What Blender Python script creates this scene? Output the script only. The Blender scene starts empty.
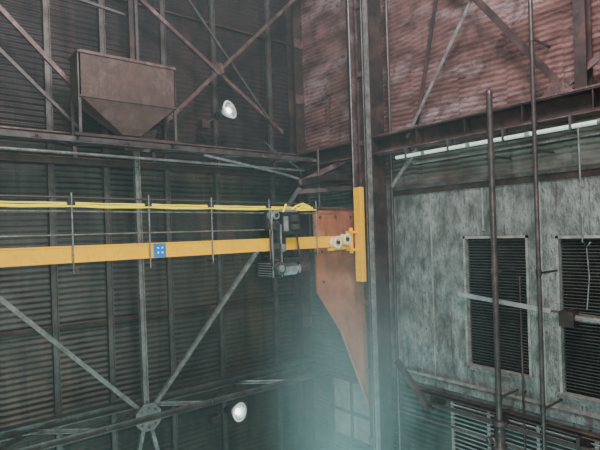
import bpy, math, random
from mathutils import Vector as V, Matrix
random.seed(4)
scene=bpy.context.scene

# ---------------------------------------------------------------- materials
def nm(name):
    m=bpy.data.materials.new(name); m.use_nodes=True
    nt=m.node_tree; b=nt.nodes['Principled BSDF']; return m,nt,b
def mat(name,c1,c2=None,rough=.6,metal=0.0,scale=2.0,stretch=(1,1,1),bump=0.0,bscale=30,c3=None,spec=.5,detail=8,lo=.35,hi=.65,emit=0,c4=None,c5=None):
    m,nt,b=nm(name); N=nt.nodes; Lk=nt.links
    if c2 is None: c2=tuple(x*.72 for x in c1)
    tc=N.new('ShaderNodeTexCoord'); mp=N.new('ShaderNodeMapping'); mp.inputs['Scale'].default_value=stretch
    Lk.new(tc.outputs['Object'],mp.inputs[0])
    n=N.new('ShaderNodeTexNoise'); n.inputs['Scale'].default_value=scale; n.inputs['Detail'].default_value=detail; n.inputs['Roughness'].default_value=.62
    Lk.new(mp.outputs[0],n.inputs['Vector'])
    r=N.new('ShaderNodeValToRGB'); r.color_ramp.elements[0].position=lo; r.color_ramp.elements[1].position=hi
    r.color_ramp.elements[0].color=(*c2,1); r.color_ramp.elements[1].color=(*c1,1)
    Lk.new(n.outputs[0],r.inputs[0]); out=r.outputs[0]
    for k,(cc,sc,st,p0,p1) in enumerate(((c3,scale*.45,stretch,.50,.66),(c4,scale*.9,(stretch[0]*2.5,stretch[1]*2.5,stretch[2]*.35),.54,.68),(c5,scale*5,(stretch[0],stretch[1],stretch[2]*.6),.52,.62))):
        if cc is None: continue
        n2=N.new('ShaderNodeTexNoise'); n2.inputs['Scale'].default_value=sc; n2.inputs['Detail'].default_value=10; n2.inputs['Roughness'].default_value=.7
        mp2=N.new('ShaderNodeMapping'); mp2.inputs['Location'].default_value=(7+k*5,3,9); mp2.inputs['Scale'].default_value=st
        Lk.new(tc.outputs['Object'],mp2.inputs[0]); Lk.new(mp2.outputs[0],n2.inputs['Vector'])
        r2=N.new('ShaderNodeValToRGB'); r2.color_ramp.elements[0].position=p0; r2.color_ramp.elements[1].position=p1
        Lk.new(n2.outputs[0],r2.inputs[0])
        mx=N.new('ShaderNodeMixRGB'); mx.inputs[2].default_value=(*cc,1)
        Lk.new(r2.outputs[0],mx.inputs[0]); Lk.new(out,mx.inputs[1]); out=mx.outputs[0]
    Lk.new(out,b.inputs['Base Color'])
    b.inputs['Roughness'].default_value=rough; b.inputs['Metallic'].default_value=metal
    b.inputs['Specular IOR Level'].default_value=spec
    if emit: b.inputs['Emission Color'].default_value=(*c1,1); b.inputs['Emission Strength'].default_value=emit
    if bump>0:
        n3=N.new('ShaderNodeTexNoise'); n3.inputs['Scale'].default_value=bscale; n3.inputs['Detail'].default_value=5
        Lk.new(mp.outputs[0],n3.inputs['Vector'])
        bp=N.new('ShaderNodeBump'); bp.inputs['Strength'].default_value=bump; bp.inputs['Distance'].default_value=.02
        Lk.new(n3.outputs[0],bp.inputs['Height']); Lk.new(bp.outputs[0],b.inputs['Normal'])
    return m
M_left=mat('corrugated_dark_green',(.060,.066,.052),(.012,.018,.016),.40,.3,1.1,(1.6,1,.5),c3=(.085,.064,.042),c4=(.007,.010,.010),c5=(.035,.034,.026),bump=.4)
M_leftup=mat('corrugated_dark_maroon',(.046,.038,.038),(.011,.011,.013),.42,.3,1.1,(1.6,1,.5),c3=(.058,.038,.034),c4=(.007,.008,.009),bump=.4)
M_rust=mat('corrugated_pink_rust',(.30,.175,.155),(.07,.037,.034),.30,.3,1.3,(1,.8,2.2),c3=(.44,.36,.36),c4=(.035,.021,.021),c5=(.15,.088,.08),bump=.6)
M_grey=mat('corrugated_grey',(.24,.24,.215),(.07,.072,.064),.38,.2,1.6,(1,.8,1.2),c3=(.12,.082,.066),c4=(.045,.041,.037),bump=.3)
M_pale=mat('stained_cement_board',(.205,.23,.215),(.062,.072,.066),.42,0,2.6,(1.6,1.6,1),c3=(.26,.30,.28),c4=(.055,.050,.043),c5=(.08,.086,.077),bump=1.0,bscale=16)
M_low=mat('corrugated_teal_grey',(.075,.098,.09),(.024,.034,.032),.5,.1,1.4,(1,1,1),c3=(.12,.15,.14),c4=(.035,.033,.029),bump=.3)
M_steel=mat('steel_grey_green',(.115,.126,.114),(.045,.05,.046),.48,.4,4,c3=(.08,.058,.046),c5=(.06,.048,.04))
M_dsteel=mat('steel_dark_brown',(.056,.039,.035),(.020,.017,.016),.52,.3,4,c3=(.10,.060,.048))
M_rsteel=mat('steel_rust_pink',(.145,.088,.084),(.055,.036,.035),.48,.3,5,c3=(.25,.18,.18),c5=(.07,.042,.038))
M_lsteel=mat('steel_light_grey',(.28,.31,.295),(.12,.135,.125),.42,.3,5,c3=(.14,.115,.095),c5=(.12,.11,.095))
M_pipe=mat('conduit_painted_shine',(.75,.90,.82),(.55,.66,.6),.25,.2,6,emit=.35,c4=(.38,.45,.41))  # whitish colour and faint glow paint in the shine of the reflective pipe
M_dpipe=mat('painted_dark_pipe',(.070,.060,.056),(.034,.031,.030),.4,.3,6,c3=(.11,.086,.078))
M_yel=mat('crane_yellow_paint',(1.0,.57,.003),(.95,.50,.002),.38,0,3,c5=(.88,.46,.006))
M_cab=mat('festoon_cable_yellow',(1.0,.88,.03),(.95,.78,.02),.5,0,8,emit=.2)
M_orange=mat('orange_rust_plate',(.42,.165,.080),(.27,.10,.052),.6,.1,3,c3=(.46,.22,.125),c4=(.18,.075,.045),bump=.2)
M_hop=mat('hopper_brown',(.098,.060,.046),(.050,.033,.026),.6,.1,2.5,c3=(.15,.115,.098),c4=(.028,.021,.018),c5=(.068,.040,.030),bump=.4)
M_black=mat('machine_black',(.036,.044,.043),(.016,.021,.020),.35,.2,5)
M_alu=mat('hoist_aluminium',(.52,.58,.55),(.26,.30,.29),.28,.6,6)
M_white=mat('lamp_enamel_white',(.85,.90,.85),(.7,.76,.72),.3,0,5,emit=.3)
M_bulb=mat('lamp_bulb_lit',(.9,1,.95),(.9,1,.95),.3,0,5,emit=5)
M_cream=mat('roller_cream',(.95,.90,.50),(.8,.74,.38),.45,0,6)
M_blue=mat('sign_blue',(.01,.22,.62),(.01,.18,.54),.4,0,4)
M_glass=mat('window_dark',(.030,.036,.034),(.012,.015,.014),.25,0,3)
M_slat=mat('louver_slat_dark',(.060,.066,.06),(.028,.032,.03),.45,.2,4)
M_lslat=mat('louver_slat_light',(.38,.42,.40),(.18,.20,.19),.45,.2,3)
M_frame=mat('window_frame_pale',(.29,.31,.285),(.15,.155,.14),.5,0,6)
M_floor=mat('concrete_floor',(.2,.2,.19),(.1,.1,.1),.8,0,1)

# ---------------------------------------------------------------- mesh builder
class B:
    def __init__(s,name): s.name=name; s.v=[]; s.f=[]; s.mi=[]; s.sm=[]; s.mats=[]
    def m(s,mt):
        if mt not in s.mats: s.mats.append(mt)
        return s.mats.index(mt)
    def add(s,vs,fs,mt,smooth=False):
        o=len(s.v); i=s.m(mt); s.v+= [tuple(x) for x in vs]
        for f in fs: s.f.append([o+k for k in f]); s.mi.append(i); s.sm.append(smooth)
    def box(s,a,b,mt):
        x0,y0,z0=[min(a[i],b[i]) for i in range(3)]; x1,y1,z1=[max(a[i],b[i]) for i in range(3)]
        s.add([(x0,y0,z0),(x1,y0,z0),(x1,y1,z0),(x0,y1,z0),(x0,y0,z1),(x1,y0,z1),(x1,y1,z1),(x0,y1,z1)],
              [(3,2,1,0),(4,5,6,7),(0,1,5,4),(1,2,6,5),(2,3,7,6),(3,0,4,7)],mt)
    def sweep(s,p1,p2,prof,mt,up=(0,0,1),smooth=False):
        p1,p2=V(p1),V(p2); d=(p2-p1).normalized(); up=V(up)
        if abs(d.dot(up.normalized()))>.98: up=V((1,0,0)) if abs(d.x)<.9 else V((0,1,0))
        a=d.cross(up).normalized(); b=a.cross(d).normalized(); n=len(prof)
        vs=[p1+a*u+b*w for u,w in prof]+[p2+a*u+b*w for u,w in prof]
        fs=[(i,(i+1)%n,n+(i+1)%n,n+i) for i in range(n)]
        s.add(vs,fs,mt,smooth); s.add(vs,[tuple(range(n))[::-1],tuple(range(n,2*n))],mt)
    def bar(s,p1,p2,w,h,mt,up=(0,0,1)):
        s.sweep(p1,p2,[(-w/2,-h/2),(w/2,-h/2),(w/2,h/2),(-w/2,h/2)],mt,up)
    def ib(s,p1,p2,w,h,mt,t=.025,up=(0,0,1)):
        a,b=w/2,h/2; q=t/2
        s.sweep(p1,p2,[(-a,-b),(a,-b),(a,-b+t),(q,-b+t),(q,b-t),(a,b-t),(a,b),(-a,b),(-a,b-t),(-q,b-t),(-q,-b+t),(-a,-b+t)],mt,up)
    def ang(s,p1,p2,w,mt,t=.015,up=(0,0,1)):
        s.sweep(p1,p2,[(-w/2,-w/2),(w/2,-w/2),(w/2,-w/2+t),(-w/2+t,-w/2+t),(-w/2+t,w/2),(-w/2,w/2)],mt,up)
    def ch(s,p1,p2,w,h,mt,t=.02,up=(0,0,1)):
        a,b=w/2,h/2
        s.sweep(p1,p2,[(-a,-b),(a,-b),(a,-b+t),(-a+t,-b+t),(-a+t,b-t),(a,b-t),(a,b),(-a,b)],mt,up)
    def cyl(s,p1,p2,r,mt,n=16):
        s.sweep(p1,p2,[(r*math.cos(2*math.pi*i/n),r*math.sin(2*math.pi*i/n)) for i in range(n)],mt,smooth=True)
    def lathe(s,o,ax,prof,mt,n=28):
        o=V(o); d=V(ax).normalized(); up=V((0,0,1)) if abs(d.z)<.9 else V((1,0,0))
        a=d.cross(up).normalized(); b=a.cross(d); vs=[];fs=[]
        for (t,r) in prof:
            for i in range(n):
                th=2*math.pi*i/n; vs.append(o+d*t+a*r*math.cos(th)+b*r*math.sin(th))
        for k in range(len(prof)-1):
            for i in range(n): fs.append((k*n+i,k*n+(i+1)%n,(k+1)*n+(i+1)%n,(k+1)*n+i))
        s.add(vs,fs,mt,True)
    def tube(s,pts,r,mt,n=8):
        pts=[V(p) for p in pts]; vs=[];fs=[]
        for k,p in enumerate(pts):
            d=(pts[min(k+1,len(pts)-1)]-pts[max(k-1,0)]).normalized()
            up=V((0,0,1)) if abs(d.z)<.95 else V((0,1,0))
            a=d.cross(up).normalized(); b=a.cross(d)
            for i in range(n):
                th=2*math.pi*i/n; vs.append(p+a*r*math.cos(th)+b*r*math.sin(th))
        for k in range(len(pts)-1):
            for i in range(n): fs.append((k*n+i,k*n+(i+1)%n,(k+1)*n+(i+1)%n,(k+1)*n+i))
        s.add(vs,fs,mt,True)
    def plate(s,poly,nrm,t,mt):
        nrm=V(nrm).normalized()*t; n=len(poly); vs=[V(p) for p in poly]+[V(p)+nrm for p in poly]
        s.add(vs,[tuple(range(n)),tuple(range(n,2*n))[::-1]]+[(i,n+i,n+(i+1)%n,(i+1)%n) for i in range(n)],mt)
    def done(s,mtx=None,bevel=0,parent=None):
        me=bpy.data.meshes.new(s.name); me.from_pydata(s.v,[],s.f)
        for m_ in s.mats: me.materials.append(m_)
        me.polygons.foreach_set('material_index',s.mi); me.polygons.foreach_set('use_smooth',s.sm); me.update()
        import bmesh
        bm=bmesh.new(); bm.from_mesh(me); bmesh.ops.recalc_face_normals(bm,faces=bm.faces); bm.to_mesh(me); bm.free()
        o=bpy.data.objects.new(s.name,me); scene.collection.objects.link(o)
        if mtx is not None: o.matrix_world=mtx
        if bevel:
            md=o.modifiers.new('bevel','BEVEL'); md.width=bevel; md.segments=2; md.limit_method='ANGLE'
        if parent: o.parent=parent
        return o
def empty(name,loc=(0,0,0)):
    e=bpy.data.objects.new(name,None); scene.collection.objects.link(e); e.location=loc; e.empty_display_size=.2; return e

def corr(b,axis,u0,u1,z0,z1,pos,mt,pitch=.13,amp=.02,sgn=-1,tilt=0):
    """horizontally ribbed sheet. axis 'x': in plane y=pos, 'y': in plane x=pos"""
    n=int((z1-z0)/pitch*6); vs=[];fs=[]
    for i in range(n+1):
        z=z0+(z1-z0)*i/n; o=pos+sgn*amp*(0.5+0.5*math.sin(2*math.pi*(z-z0)/pitch))
        for u,tt in((u0,-tilt),(u1,tilt)):
            vs.append((u,o,z+tt) if axis=='x' else (o,u,z+tt))
    for i in range(n): fs.append((2*i,2*i+1,2*i+3,2*i+2))
    b.add(vs,fs,mt,True)

# ---------------------------------------------------------------- shell
CEIL=18.5
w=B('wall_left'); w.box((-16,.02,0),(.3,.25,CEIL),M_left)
us=[-16,-13.6,-11.2,-8.9,-7.3,-5.9,-4.5,-3.2,-1.8,0]
for i in range(len(us)-1):
    for z0,z1 in((0,4.5),(4.45,8.3),(8.25,11.6),(11.55,15.2),(15.15,CEIL)):
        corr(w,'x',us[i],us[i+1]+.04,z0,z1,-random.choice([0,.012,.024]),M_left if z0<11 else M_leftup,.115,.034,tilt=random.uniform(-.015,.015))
w.done()
W=[(-5.17,-6.48,7.28,9.85),(-6.96,-8.45,7.12,9.83)]
w=B('wall_right')
w.box((.03,.0,10.85),(.28,-16,CEIL),M_rust); w.box((.03,0,0),(.28,-16,6.7),M_low)
ys=[0,-1.35,-2.75,-4.05,-5.15,-6.2,-7.15,-8.3,-9.8,-12,-16]
for i in range(len(ys)-1):
    for z0,z1 in((10.95,12.1),(12.05,13.6),(13.55,15.1),(15.05,CEIL)):
        mt=M_grey if z0<12 else M_rust
        corr(w,'y',ys[i],ys[i+1]-.04,z0,z1,-random.choice([0,.012,.03]),mt,.10,.028,tilt=random.uniform(-.04,.04))
    corr(w,'y',ys[i],ys[i+1]-.03,0,6.7,0,M_low,.11,.022)
def band(y0,y1,z0,z1): w.box((0,y0,z0),(.28,y1,z1),M_pale)
band(-3.2,-5.17,6.7,10.95)
for (a,b_,z0,z1) in W: band(a,b_,6.7,z0); band(a,b_,z1,10.95)
band(-6.48,-6.96,6.7,10.95); band(-8.45,-16,6.7,10.95)
corr(w,'y',0,-3.2,6.7,10.95,0,M_low,.11,.022)
w.box((.03,0,6.7),(.28,-3.2,10.95),M_low)
w.done()
f=B('floor'); f.box((-16,-16,-.2),(.3,.3,0),M_floor); f.done()
f=B('ceiling'); f.box((-16,-16,CEIL),(.3,.3,CEIL+.2),M_dsteel); f.done()

# windows
for k,(a,b_,z0,z1) in enumerate(W):
    o=B('window_%d'%(k+1))
    o.box((.16,a,z0),(.19,b_,z1),M_glass)
    t=.045
    o.box((-.03,a,z0),(.12,a-t,z1),M_frame); o.box((-.03,b_+t,z0),(.12,b_,z1),M_frame)
    o.box((-.03,a,z1-t),(.12,b_,z1),M_frame); o.box((-.06,a+.04,z0-.03),(.12,b_-.04,z0+t),M_frame)
    z=z0+.1
    while z<z1-.08:
        o.bar((.10,a-t,z),(.10,b_+t,z),.075,.012,M_slat,up=(.6,0,1)); z+=.055
    o.done()
o=B('louver_panel')
o.box((-.04,-4.8,6.50),(.0,-9.6,6.56),M_frame)
for y in(-4.8,-5.6,-6.55,-7.5,-8.4): o.box((-.07,y,5.3),(-.02,y-.06,6.5),M_frame)
z=5.35
while z<6.48:
    o.bar((-.06,-4.8,z),(-.06,-9.6,z),.07,.012,M_lslat,up=(.8,0,1)); z+=.085
o.done()
o=B('window_3')
o.box((-.05,-4.9,5.2),(-.0,-6.6,5.12),M_lslat); o.box((-.05,-4.9,5.2),(0,-4.98,3.6),M_lslat); o.box((-.05,-6.52,5.2),(0,-6.6,3.6),M_lslat)
o.box((-.05,-4.9,3.6),(-.0,-6.6,3.68),M_lslat); o.box((-.03,-4.98,3.68),(-.026,-6.52,5.12),M_glass)
for z in(4.2,4.7): o.box((-.05,-4.98,z),(-.026,-6.52,z+.04),M_frame)
o.done()
o=B('trim_1')
o.box((-.06,-3.4,10.9),(.0,-16,10.97),M_lsteel); o.box((-.03,-3.4,10.78),(.0,-16,10.9),M_dsteel)
for y in(-4.4,-5.6,-6.7,-7.9): o.box((-.02,y,6.9 if y in(-4.4,-6.7) else 9.95),(.0,y-.03,10.8),M_frame)
o.box((-.03,-3.4,6.88),(0,-16,6.93),M_frame)
o.done()

# ---------------------------------------------------------------- left wall steelwork
o=B('wall_girt_posts')
for x in(-9.2,-7.55,-6.35,-5.28,-3.93,-2.64,-.99):
    o.ib((x,-.13,0),(x,-.13,CEIL),.09,.12,M_steel,.018)
for z in(4.45,8.3,9.75,15.2): o.ang((-16,-.1,z),(0,-.1,z),.06,M_dsteel)
o.done()
o=B('corner_column'); o.ib((-.17,-.22,0),(-.17,-.22,CEIL),.3,.34,M_dsteel,.03,up=(0,1,0))
for z in(7.5,9,10.5,13.5,15): o.box((-.33,-.42,z),(-.02,-.39,z+.25),M_rsteel)
o.done()
o=B('upper_wall_girder')
o.ib((-16,-.5,12.0),(-.05,-.5,12.0),.26,.2,M_rsteel,.03)
o.ang((-16,-1.25,11.86),(-.3,-1.25,11.86),.12,M_steel)
o.cyl((-16,-1.3,11.62),(-.6,-1.0,11.62),.03,M_lsteel,10)
o.ib((-16,-.6,11.55),(-.05,-.6,11.55),.16,.14,M_dsteel,.02)
x=-15.6
while x<-1:
    o.ang((x,-.5,11.9),(x+.8,-1.25,11.86),.07,M_steel); o.ang((x+.8,-1.25,11.86),(x+1.6,-.5,11.9),.07,M_rsteel)
    o.bar((x,-.5,11.9),(x,-.55,11.6),.07,.07,M_dsteel); x+=1.6
o.tube([(-3.6,-1.3,11.75),(-2.6,-1.35,11.60),(-1.5,-1.3,11.45),(-.6,-1.2,11.3)],.03,M_lsteel)
o.tube([(-1.6,-.7,12.3),(-1.2,-.8,12.0),(-.6,-.8,11.7),(-.3,-.8,11.0),(-.3,-.8,9.5)],.025,M_steel)
o.done()
o=B('lower_wall_girder')
o.ib((-16,-.5,6.58),(-.05,-.5,6.58),.22,.18,M_steel,.03)
o.ang((-16,-1.35,6.5),(-.3,-1.35,6.5),.10,M_steel)
o.cyl((-16,-.7,6.28),(-.6,-.7,6.28),.03,M_lsteel,10)
x=-15.7
while x<-1:
    o.ang((x,-.5,6.5),(x+1.1,-1.35,6.48),.07,M_lsteel); o.ang((x+1.1,-1.35,6.48),(x+2.2,-.5,6.5),.07,M_steel); x+=2.2
o.done()
o=B('bracing_truss')
def dg(x1,z1,x2,z2,wd=.1,mt=M_lsteel,y=-.66):
    o.ang((x1,y,z1),(x2,y,z2),wd,mt,.018,up=(0,1,0)); 
o.ib((-4.79,-.66,6.3),(-4.83,-.66,12.0),.12,.11,M_lsteel,.02)
o.ang((-4.86,-.70,12.0),(-4.9,-.70,CEIL-.05),.09,M_dsteel); o.ang((-4.74,-.70,12.0),(-4.78,-.70,CEIL-.05),.06,M_steel)
dg(-10.0,11.8,-4.95,6.5,.085); dg(-.5,11.2,-4.62,6.48,.085)
dg(-4.85,6.1,-5.7,2.5,.08); dg(-4.7,6.1,-3.9,2.5,.08)
dg(-10,17.0,-5.0,11.95,.08,M_rsteel); dg(-10.2,16.3,-5.9,12.15,.06,M_steel)
dg(-7.2,16.75,-1.0,12.6,.08,M_rsteel); dg(-.25,16.4,-4.3,12.4,.08,M_rsteel,-.78)
dg(-4.6,16.5,-1.3,12.7,.05,M_steel,-.72); dg(-8.2,14.9,-5.0,14.6,.05,M_steel,-.72)
def octa(cx,cz,r,y):
    return [(cx+r*math.cos(math.pi/8+i*math.pi/4),y,cz+r*1.05*math.sin(math.pi/8+i*math.pi/4)) for i in range(8)]
o.plate(octa(-4.77,6.3,.29,-.74),(0,-1,0),.02,M_lsteel)
for i in range(8):
    a=i*math.pi/4; o.cyl((-4.77+.2*math.cos(a),-.76,6.3+.2*math.sin(a)),(-4.77+.2*math.cos(a),-.79,6.3+.2*math.sin(a)),.022,M_steel,8)
o.plate(octa(-2.9,13.85,.14,-.84),(0,-1,0),.015,M_rsteel)
o.plate([(-5.35,-.8,12.35),(-5.1,-.8,11.8),(-4.6,-.8,11.8),(-4.4,-.8,12.3),(-4.8,-.8,12.2)],(0,-1,0),.015,M_rsteel)
o.done()

# hopper
h=B('storage_hopper')
x0,x1,ya,yb=-6.12,-4.28,-1.45,-.85
zt,zm,zb=13.42,12.62,12.02
h.box((x0,ya,zm),(x1,ya+.02,zt),M_hop); h.box((x0,yb-.02,zm),(x1,yb,zt),M_hop); h.box((x0,ya,zm),(x0+.02,yb,zt),M_hop); h.box((x1-.02,ya,zm),(x1,yb,zt),M_hop)
c=[(x0,ya,zm),(x1,ya,zm),(x1,yb,zm),(x0,yb,zm)]; q=[(-5.3,-1.25,zb),(-4.95,-1.25,zb),(-4.95,-1.02,zb),(-5.3,-1.02,zb)]
h.add(c+q,[(0,1,5,4),(1,2,6,5),(2,3,7,6),(3,0,4,7)],M_hop)
for p1,p2 in(((x0,ya,zt),(x1,ya,zt)),((x0,yb,zt),(x1,yb,zt)),((x0,ya,zt),(x0,yb,zt)),((x1,ya,zt),(x1,yb,zt))): h.bar(p1,p2,.05,.05,M_rsteel)
for p1,p2 in(((x0,ya,zm),(x1,ya,zm)),((x0,ya,zm),(x0,yb,zm)),((x1,ya,zm),(x1,yb,zm))): h.bar(p1,p2,.03,.03,M_hop)
for x in(x0,x1):
    h.bar((x,ya+.05,zt),(x,ya+.05,11.95),.05,.05,M_steel); h.bar((x,yb-.05,zm),(x,yb-.05,11.95),.05,.05,M_dsteel)
h.bar((x0-.1,ya+.05,11.93),(x1+.1,ya+.05,11.93),.05,.05,M_dsteel)
h.bar((x0,ya+.05,11.93),(x0,-.5,11.93),.05,.05,M_dsteel);h.bar((x1,ya+.05,11.93),(x1,-.5,11.93),.05,.05,M_dsteel)
h.done()

# floodlights
def flood(p,ax):
    o=B('floodlight'); p=V(p); ax=V(ax).normalized()
    o.lathe(p,ax,[(-.30,0),(-.30,.05),(-.14,.06),(-.10,.11),(0,.18),(.06,.215),(.06,.17)],M_white)
    o.lathe(p,ax,[(.06,.17),(0,.15),(-.08,.1),(-.1,0)],M_alu)
    o.lathe(p,ax,[(-.38,0),(-.38,.085),(-.16,.095),(-.13,.06)],M_black)
    o.lathe(p,ax,[(-.08,.045),(.0,.08),(.03,.06),(.035,0)],M_bulb,12)
    s=ax.cross(V((0,0,1))).normalized()
    o.tube([p+s*.2,p+s*.22-ax*.18,p-ax*.40+s*.12,p-ax*.40-s*.12,p-s*.22-ax*.18,p-s*.2],.015,M_steel)
    o.cyl(p-ax*.40,(p.x-.3,-.5,p.z-.25),.025,M_steel,8); o.box((p.x-.4,-.6,p.z-.33),(p.x-.2,-.4,p.z-.15),M_dsteel)
    o.done()
flood((-2.84,-1.1,12.84),(.35,-1,.25)); flood((-2.83,-1.1,6.03),(.25,-1,.05))

# ---------------------------------------------------------------- right-wall steelwork
o=B('steel_column')
o.ib((-.5,-3.30,0),(-.5,-3.30,CEIL),.30,.44,M_dsteel,.035,up=(1,0,0))
o.ch((-.62,-3.0,10.6),(-.62,-3.0,CEIL),.24,.22,M_rsteel,.025,up=(0,1,0))
o.bar((-.3,-3.0,10.6),(-.3,-3.0,CEIL),.3,.1,M_dsteel,up=(1,0,0))
o.bar((-.78,-3.44,0),(-.78,-3.44,CEIL),.05,.1,M_lsteel,up=(1,0,0))
for z in(5.4,6.9,8.4,10.2,11.9,13.4,14.9): o.box((-.78,-3.44,z),(-.72,-3.16,z+.1),M_rsteel)
o.done()
o=B('conduit_riser')
for y,x,r,mt in((-3.02,-.86,.018,M_lsteel),(-3.36,-.82,.02,M_steel),(-3.56,-.22,.035,M_dpipe),(-2.6,-.2,.03,M_steel),(-2.3,-.2,.02,M_dsteel)):
    o.cyl((x,y,(4 if y<-3.3 else 10.95)),(x,y,CEIL),r,mt,10)
o.done()
o=B('triangular_gusset_plate')
o.plate([(-1.80,-2.75,10.5),(-.45,-2.75,10.55),(-.22,-2.75,6.0),(-.30,-2.75,5.95),(-1.12,-2.75,7.85),(-1.76,-2.75,8.75)],(0,1,0),.03,M_orange)
o.bar((-1.8,-2.74,10.5),(-1.76,-2.74,8.75),.06,.03,M_orange,up=(1,0,0)); o.bar((-1.76,-2.74,8.75),(-1.12,-2.74,7.85),.06,.03,M_orange,up=(1,0,0)); o.bar((-1.12,-2.74,7.85),(-.30,-2.74,5.95),.06,.03,M_orange,up=(1,0,0))
o.bar((-1.85,-2.72,10.55),(-.45,-2.72,10.55),.16,.04,M_rsteel)
for x,z in((-1.65,10.35),(-1.2,10.35),(-.75,10.35),(-1.62,9.6),(-1.6,8.95)): o.cyl((x,-2.74,z),(x,-2.79,z),.025,M_rsteel,8)
o.done()
o=B('crane_runway_channel')
o.ch((-.42,-.3,11.9),(-.42,-16,11.9),.26,.36,M_dsteel,.035)
o.box((-.56,-.3,12.07),(-.25,-16,12.10),M_rsteel); o.box((-.6,-.3,11.69),(-.25,-16,11.71),M_rsteel)
y=-4.5
while y>-15: o.box((-.54,y,11.7),(-.3,y-.02,12.1),M_dsteel); y-=1.1
o.box((-1.0,-1.2,11.2),(-.1,-2.6,11.35),M_dsteel); o.bar((-1.0,-1.3,11.25),(-.2,-2.4,11.8),.1,.12,M_rsteel); o.bar((-.5,-.6,11.4),(-.5,-3,11.15),.12,.14,M_dsteel)
o.bar((-1.3,-1.6,11.0),(-.2,-2.6,11.05),.12,.1,M_dsteel); o.cyl((-.9,-1.9,12.0),(-.9,-1.9,10.6),.03,M_steel)
o.done()
o=B('galvanised_pipe_run')
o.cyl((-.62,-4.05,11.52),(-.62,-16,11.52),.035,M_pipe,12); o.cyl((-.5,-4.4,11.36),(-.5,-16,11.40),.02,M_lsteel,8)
for y in(-4.3,-5.3,-6.4,-7.5,-8.6): o.box((-.66,y,11.47),(-.5,y-.04,11.7),M_steel); o.cyl((-.62,y-.4,11.52),(-.62,y-.48,11.52),.045,M_lsteel,12)
o.done()
def vpipe(y,x,z0,z1,r,mt,name='vertical_pipe'):
    o=B(name); o.cyl((x,y,z0),(x,y,z1),r,mt,16)
    for z in(7.0,9.2,11.2,13,15):
        if z<z1: o.cyl((x,y,z),(x,y,z+.1),r*1.25,mt,16); o.box((x+.02,y-.015,z+.03),(-.0,y+.015,z+.06),mt)
    o.lathe((x,y,z1),(0,0,1),[(0,r*1.1),(.08,r*1.1),(.1,r*.8),(.14,0)],mt,16)
    o.done()
vpipe(-6.20,-.66,0,12.3,.052,M_dpipe); vpipe(-6.97,-.66,0,16.5,.036,M_dpipe)
vpipe(-6.35,-.1,0,9.0,.018,M_dsteel,'thin_conduit')
o=B('wall_brace')
o.ang((-.35,-4.2,16.4),(-.35,-7.25,12.3),.12,M_dsteel,.02,up=(1,0,0)); o.ang((-.3,-5.75,14.3),(-.3,-4.1,11.95),.07,M_lsteel,.015,up=(1,0,0))
o.bar((-.5,-4.5,11.65),(-.5,-3.8,10.95),.07,.03,M_lsteel,up=(1,0,0)); o.ang((-.3,-8.4,12.9),(-.3,-7.1,12.1),.10,M_rsteel,.02,up=(1,0,0))
o.plate([(-.45,-7.0,12.12),(-.45,-7.5,12.12),(-.45,-7.35,12.3),(-.45,-7.15,12.3)],(1,0,0),.02,M_rsteel)
o.ang((-.2,-5.3,16.4),(-.2,-4.3,12.2),.08,M_dsteel,.02,up=(1,0,0))
o.done()
o=B('upper_stanchion'); o.ib((-.3,-7.6,12.1),(-.3,-7.6,CEIL),.18,.24,M_dsteel,.03,up=(1,0,0)); o.ib((-.3,-8.1,12.1),(-.3,-8.1,CEIL),.2,.2,M_rsteel,.03,up=(1,0,0)); o.done()
o=B('lower_wall_rail')
o.ib((-.35,-3.9,6.70),(-.35,-16,6.70),.12,.09,M_dsteel,.02); o.cyl((-.45,-3.9,6.50),(-.45,-16,6.50),.04,M_dpipe,16)
o.bar((-.4,-3.7,7.2),(-.5,-4.6,6.4),.09,.12,M_dsteel); o.cyl((-.5,-3.9,6.2),(-.5,-16,6.15),.025,M_steel,10)
for y in(-4.6,-6,-7.4): o.box((-.5,y,6.4),(0,y-.05,6.66),M_dsteel)
o.done()
o=B('pipe_valve'); o.lathe((-.66,-6.20,6.35),(0,0,1),[(-.25,.07),(-.22,.12),(-.16,.12),(-.14,.08),(.1,.10),(.2,.07),(.22,.12),(.28,.12),(.3,.06)],M_dpipe)
o.cyl((-.66,-6.20,6.35),(-.95,-6.20,6.35),.025,M_dpipe); o.lathe((-.95,-6.20,6.35),(1,0,0),[(0,.07),(.02,.10),(.04,.10),(.05,.07)],M_dpipe,20); o.done()
o=B('hanging_chain'); o.tube([(-.62,-7.62,11.5),(-.6,-7.62,10.8),(-.55,-7.62,9.9),(-.55,-7.60,9.75),(-.55,-7.66,9.66),(-.55,-7.72,9.74)],.014,M_lsteel)
o.tube([(-.55,-7.66,9.66),(-.53,-7.68,9.2),(-.5,-7.62,8.7)],.010,M_lsteel); o.done()
o=B('wall_lamp')
o.box((-.42,-7.15,8.38),(-.22,-7.38,8.62),M_dsteel); o.cyl((-.32,-7.38,8.52),(-.32,-7.9,8.50),.05,M_lsteel); o.lathe((-.32,-7.85,8.50),(0,-1,0),[(0,.05),(.08,.09),(.22,.11),(.22,.09),(.1,.05)],M_alu)
o.cyl((-.32,-7.2,8.6),(0,-7.2,8.6),.02,M_dsteel); o.done()
o=B('pale_wall_strip'); o.bar((-.14,-5.1,8.72),(-.14,-6.9,8.56),.03,.08,M_lslat); o.cyl((-.1,-6.9,8.56),(-.14,-8.8,8.5),.02,M_steel); o.done()  # pale strip across the window, continued by a thin pipe
o=B('window_4'); o.box((-.05,-1.25,4.9),(-.03,-2.65,6.3),M_lslat)
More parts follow.
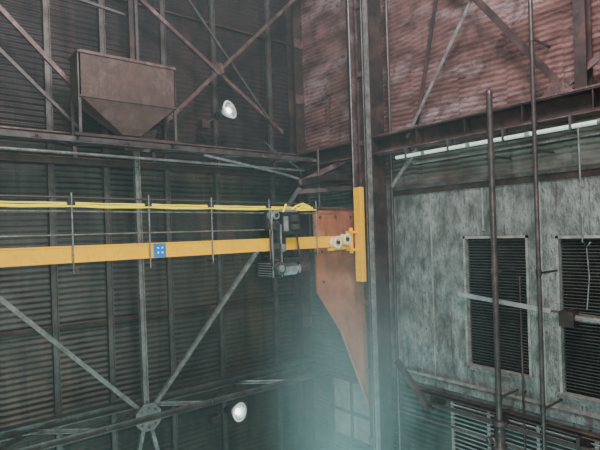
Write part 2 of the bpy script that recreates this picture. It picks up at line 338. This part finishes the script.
for a_,b_,c_,d_ in((-1.2,-1.28,4.85,6.35),(-2.62,-2.7,4.85,6.35),(-1.2,-2.7,4.82,4.9),(-1.2,-2.7,6.3,6.38),(-1.9,-1.96,4.85,6.35),(-1.2,-2.7,5.5,5.56)): o.box((-.1,a_,c_),(-.03,b_,d_),M_steel)
o.done()

# ---------------------------------------------------------------- jib crane
ZB=9.82
E1=V((-1.05,-3.0,ZB)); E2=V((-7.74,-3.66,ZB)); D=(E2-E1).normalized(); Nn=D.cross(V((0,0,1))).normalized()
if Nn.y>0: Nn=-Nn
root=empty('jib_crane',(0,0,0))
b=B('beam'); b.sweep(E1,E1+D*11,[(-.075,-.115),(.075,-.115),(.075,-.095),(.066,-.09),(.066,.09),(.075,.095),(.075,.115),(-.075,.115),(-.075,.095),(-.066,.09),(-.066,-.09),(-.075,-.095)],M_yel); b.done(parent=root)
b=B('mast_bracket')
b.box((-.95,-3.32,8.93),(-.86,-3.09,10.97),M_yel); b.box((-1.0,-3.34,8.93),(-.95,-3.29,10.97),M_yel)
for z in(9.6,9.98): b.box((-1.12,-3.2,z),(-.95,-2.98,z+.05),M_yel)
b.cyl((-1.05,-3.08,9.55),(-1.05,-3.08,10.1),.045,M_yel)
for z in(9.07,9.22,10.67,10.82,10.3,9.4): b.cyl((-.9,-3.19,z),(-.97,-3.19,z),.016,M_yel,8)
b.done(parent=root,bevel=.006)
b=B('festoon')
zf=10.50
p=lambda t,z,o=0: E1+D*t+Nn*o+V((0,0,z-ZB))
b.cyl(p(1.2,zf+.10),p(11,zf+.10),.014,M_steel,8); b.cyl(p(.3,zf-.09),p(11,zf-.09),.012,M_lsteel,8)
b.cyl(p(2.2,10.10),p(11,10.07),.010,M_lsteel,8)
ts=[1.1,2.35,3.62,4.75,5.88,7.15,8.5,9.8]
for t in ts:
    b.cyl(p(t,9.56,.1),p(t,zf+.16,.1),.012,M_lsteel,8); b.bar(p(t-.05,9.60,.1),p(t-.05,9.60,-.12),.05,.03,M_steel); b.box(p(t,zf-.03,.08)-V((.05,.02,.04)),p(t,zf+.03,.08)+V((.05,.02,.04)),M_black)
for k in range(len(ts)-1):
    t0,t1=ts[k],ts[k+1]
    for off,sag,dz in((.06,.02,.005),(.1,.012,-.025),(.03,.006,.025)):
        pts=[p(t0+(t1-t0)*i/12,zf+dz-sag*math.sin(math.pi*i/12)+.002*math.sin(i*1.1+k),off) for i in range(13)]
        b.tube(pts,.012,M_cab,6)
b.done(parent=root)
b=B('sign_plate')
c0=p(4.58,ZB,.085); 
mtx=Matrix.Translation(c0)@Matrix((( -D.x,Nn.x*-1,0,0),(-D.y,-Nn.y,0,0),(0,0,1,0),(0,0,0,1)))
b.box((-.10,-.008,-.105),(.10,0,.105),M_blue)
for i in range(4):
    a=math.pi/4+i*math.pi/2; cx,cz=.05*math.cos(a),.05*math.sin(a)
    b.plate([(cx+.022*math.cos(a),-.010,cz+.022*math.sin(a)),(cx+.014*math.cos(a+1.57),-.010,cz+.014*math.sin(a+1.57)),(cx-.022*math.cos(a),-.010,cz-.022*math.sin(a)),(cx-.014*math.cos(a+1.57),-.010,cz-.014*math.sin(a+1.57))],(0,-1,0),.004,M_white)
b.done(mtx=mtx,parent=root)
b=B('end_rollers')
for t,z,r in((.30,9.86,.12),(.60,9.80,.13)):
    q=p(t,z,.16); b.lathe(q,Nn,[(-.07,0),(-.07,r),(-.04,r*.85),(.03,r*.85),(.06,r),(.08,r),(.08,r*.55),(.05,r*.5),(.05,0)],M_cream); b.cyl(q-Nn*.1,q+Nn*.1,.035,M_black)
b.bar(p(.15,9.68,.14),p(.8,9.66,.14),.06,.05,M_yel)
b.done(parent=root)

# hoist hung on the beam
t0=2.02
hm=Matrix.Translation(p(t0,ZB+.02))@Matrix(((-D.x,-Nn.x,0,0),(-D.y,-Nn.y,0,0),(0,0,1,0),(0,0,0,1)))
b=B('electric_hoist')
for y in(-.17,.17):
    b.plate([(-.36,y,-.35),(-.16,y,-.35),(-.12,y,-.2),(.0,y,-.16),(.0,y,.16),(.06,y,.3),(-.36,y,.3)],(0,1,0),.02,M_black)
    for x in(-.28,-.08):
        b.lathe((x,y*.75,-.09),(0,1 if y>0 else -1,0),[(-.05,0),(-.05,.06),(.03,.06),(.03,.075),(.06,.075),(.06,0)],M_alu,18)
b.bar((-.37,-.2,-.62),(-.37,-.2,.62),.03,.03,M_alu); b.bar((-.15,-.2,-.62),(-.15,-.2,.35),.025,.03,M_alu)
b.cyl((-.28,-.24,.33),(-.28,.1,.33),.09,M_steel); b.cyl((-.28,-.24,.52),(-.28,.1,.52),.08,M_alu); b.cyl((-.28,-.26,.33),(-.28,-.24,.33),.04,M_black); b.cyl((-.28,-.26,.52),(-.28,-.24,.52),.04,M_black)
b.box((-.38,-.08,.25),(-.16,.12,.62),M_black)
b.box((-.12,-.22,.16),(.34,.12,.58),M_black); b.box((-.09,-.235,.22),(.02,-.22,.5),M_alu); b.cyl((.1,-.24,.3),(.27,-.24,.3),.05,M_steel); b.box((.1,-.235,.4),(.28,-.22,.52),M_steel)
b.cyl((-.1,-.1,.6),(.35,-.1,.6),.04,M_alu)
b.box((-.4,-.2,-.62),(-.1,.2,-.34),M_black); b.cyl((-.25,-.3,-.46),(-.25,-.2,-.46),.12,M_steel,24); b.cyl((-.25,-.33,-.46),(-.25,-.3,-.46),.06,M_alu,24)
b.box((-.36,-.215,-.33),(-.16,-.2,.0),M_steel); b.box((-.33,-.22,-.28),(-.2,-.215,-.1),M_black)
b.lathe((-.1,-.02,-.5),(1,0,0),[(0,0),(0,.15),(.03,.15),(.03,.12)]+[(.04+.02*i,.12+(.008 if i%2 else 0)) for i in range(20)]+[(.45,.12),(.45,.15),(.48,.15),(.48,0)],M_alu,24)
b.cyl((-.1,-.17,-.33),(.4,-.17,-.33),.05,M_black)
b.box((.34,-.14,-.66),(.4,.14,-.26),M_black); b.bar((.37,-.15,-.26),(.30,-.15,.16),.03,.03,M_steel)
for i in range(6): b.box((-.41,-.19,-.6+i*.045),(-.4,.19,-.585+i*.045),M_alu)
b.tube([(.3,-.1,.6),(.45,-.1,.66),(.6,-.05,.72),(.75,0,.70)],.02,M_cab); b.tube([(.2,-.1,.6),(.35,-.1,.70),(.6,-.05,.76),(.85,0,.70)],.02,M_cab); b.tube([(-.1,-.18,.5),(.0,-.2,.72),(.1,-.1,.72)],.02,M_cab)
b.tube([(-.36,-.2,.3),(-.45,-.25,0),(-.42,-.25,-.4),(-.3,-.25,-.5)],.014,M_black)
ho=b.done(mtx=hm,bevel=.006)

# ---------------------------------------------------------------- dusty air + steam (real participating media)
m,nt,_=nm('dusty_air'); N=nt.nodes; N.remove(N['Principled BSDF'])
sc=N.new('ShaderNodeVolumeScatter'); sc.inputs['Color'].default_value=(.66,.95,.93,1); sc.inputs['Density'].default_value=.010; sc.inputs['Anisotropy'].default_value=.2
nt.links.new(sc.outputs[0],N['Material Output'].inputs['Volume'])
o=B('dust_haze'); o.box((-13,-8.0,.3),(-.06,-.16,18.3),m); o.done()

m,nt,_=nm('steam_cloud'); N=nt.nodes; Lk=nt.links; N.remove(N['Principled BSDF'])
tc=N.new('ShaderNodeTexCoord'); ln=N.new('ShaderNodeVectorMath'); ln.operation='LENGTH'; Lk.new(tc.outputs['Object'],ln.inputs[0])
mr=N.new('ShaderNodeMapRange'); mr.interpolation_type='SMOOTHSTEP'; mr.inputs[1].default_value=1.0; mr.inputs[2].default_value=.05; mr.inputs[3].default_value=0; mr.inputs[4].default_value=1
Lk.new(ln.outputs['Value'],mr.inputs[0])
ns=N.new('ShaderNodeTexNoise'); ns.inputs['Scale'].default_value=2.2; ns.inputs['Detail'].default_value=3; Lk.new(tc.outputs['Object'],ns.inputs['Vector'])
mu=N.new('ShaderNodeMath'); mu.operation='MULTIPLY'; Lk.new(mr.outputs[0],mu.inputs[0]); Lk.new(ns.outputs[0],mu.inputs[1])
m2=N.new('ShaderNodeMath'); m2.operation='MULTIPLY'; m2.inputs[1].default_value=.34; Lk.new(mu.outputs[0],m2.inputs[0])
sc=N.new('ShaderNodeVolumeScatter'); sc.inputs['Color'].default_value=(.72,1,.97,1); Lk.new(m2.outputs[0],sc.inputs['Density'])
Lk.new(sc.outputs[0],N['Material Output'].inputs['Volume'])
o=B('steam_plume'); o.lathe((0,0,0),(0,0,1),[(-math.cos(math.pi*i/16),math.sin(math.pi*i/16)) for i in range(17)],m,32)
o.done(mtx=Matrix.Translation((-2.15,-3.9,6.9))@Matrix.Diagonal((2.1,1.8,3.9,1)))

# ---------------------------------------------------------------- lights / world
wd=bpy.data.worlds.new('W'); scene.world=wd; wd.use_nodes=True
wd.node_tree.nodes['Background'].inputs[0].default_value=(.60,.80,.78,1); wd.node_tree.nodes['Background'].inputs[1].default_value=.56
def area(name,loc,tgt,size,power,col):
    l=bpy.data.lights.new(name,'AREA'); l.size=size; l.energy=power; l.color=col
    o=bpy.data.objects.new(name,l); scene.collection.objects.link(o); o.location=loc
    o.rotation_euler=(V(tgt)-V(loc)).to_track_quat('-Z','Y').to_euler(); return o
area('pink_key_light',(-5.5,-9.5,17.2),(0,-5.5,12.5),2.5,1100,(1,.82,.88))  # added pinkish key light for the upper right wall, no known fixture
area('upper_left_area',(-7,-6,17.5),(-3,0,11),2,240,(1,.85,.86))  # pinkish area light aimed at the upper left wall
area('teal_fill_light',(-6,-8,2.5),(-.2,-3.5,7.5),2.5,420,(.60,.98,.94))  # added teal fill for the lower right wall, not an actual fixture
area('flash_lamp',(-8.6,-11.3,10.6),(-4,-3,9.8),.4,330,(1,.97,.9))
def spot(name,loc,tgt,ang,power,col,r=.3):
    l=bpy.data.lights.new(name,'SPOT'); l.spot_size=math.radians(ang); l.spot_blend=1; l.energy=power; l.color=col; l.shadow_soft_size=r
    o=bpy.data.objects.new(name,l); scene.collection.objects.link(o); o.location=loc
    o.rotation_euler=(V(tgt)-V(loc)).to_track_quat('-Z','Y').to_euler()
spot('corner_spot',(-2.2,-4,.9),(-1.7,-3.5,8),50,3000,(.42,.98,1))  # added teal spot lighting the steam from below, with no fixture behind it

# ---------------------------------------------------------------- camera
F=V((0.625,0.780,0)).normalized(); R=V((F.y,-F.x,0)); U=V((0,0,1)); t=math.radians(1.8)
R2=R*math.cos(t)-U*math.sin(t); U2=U*math.cos(t)+R*math.sin(t)
cd=bpy.data.cameras.new('camera'); cam=bpy.data.objects.new('camera',cd); scene.collection.objects.link(cam)
cd.sensor_width=36; cd.lens=503/600*36; cd.shift_y=9/600
cam.matrix_world=Matrix(((R2.x,U2.x,-F.x,-8.75),(R2.y,U2.y,-F.y,-10.92),(R2.z,U2.z,-F.z,10),(0,0,0,1)))
scene.camera=cam
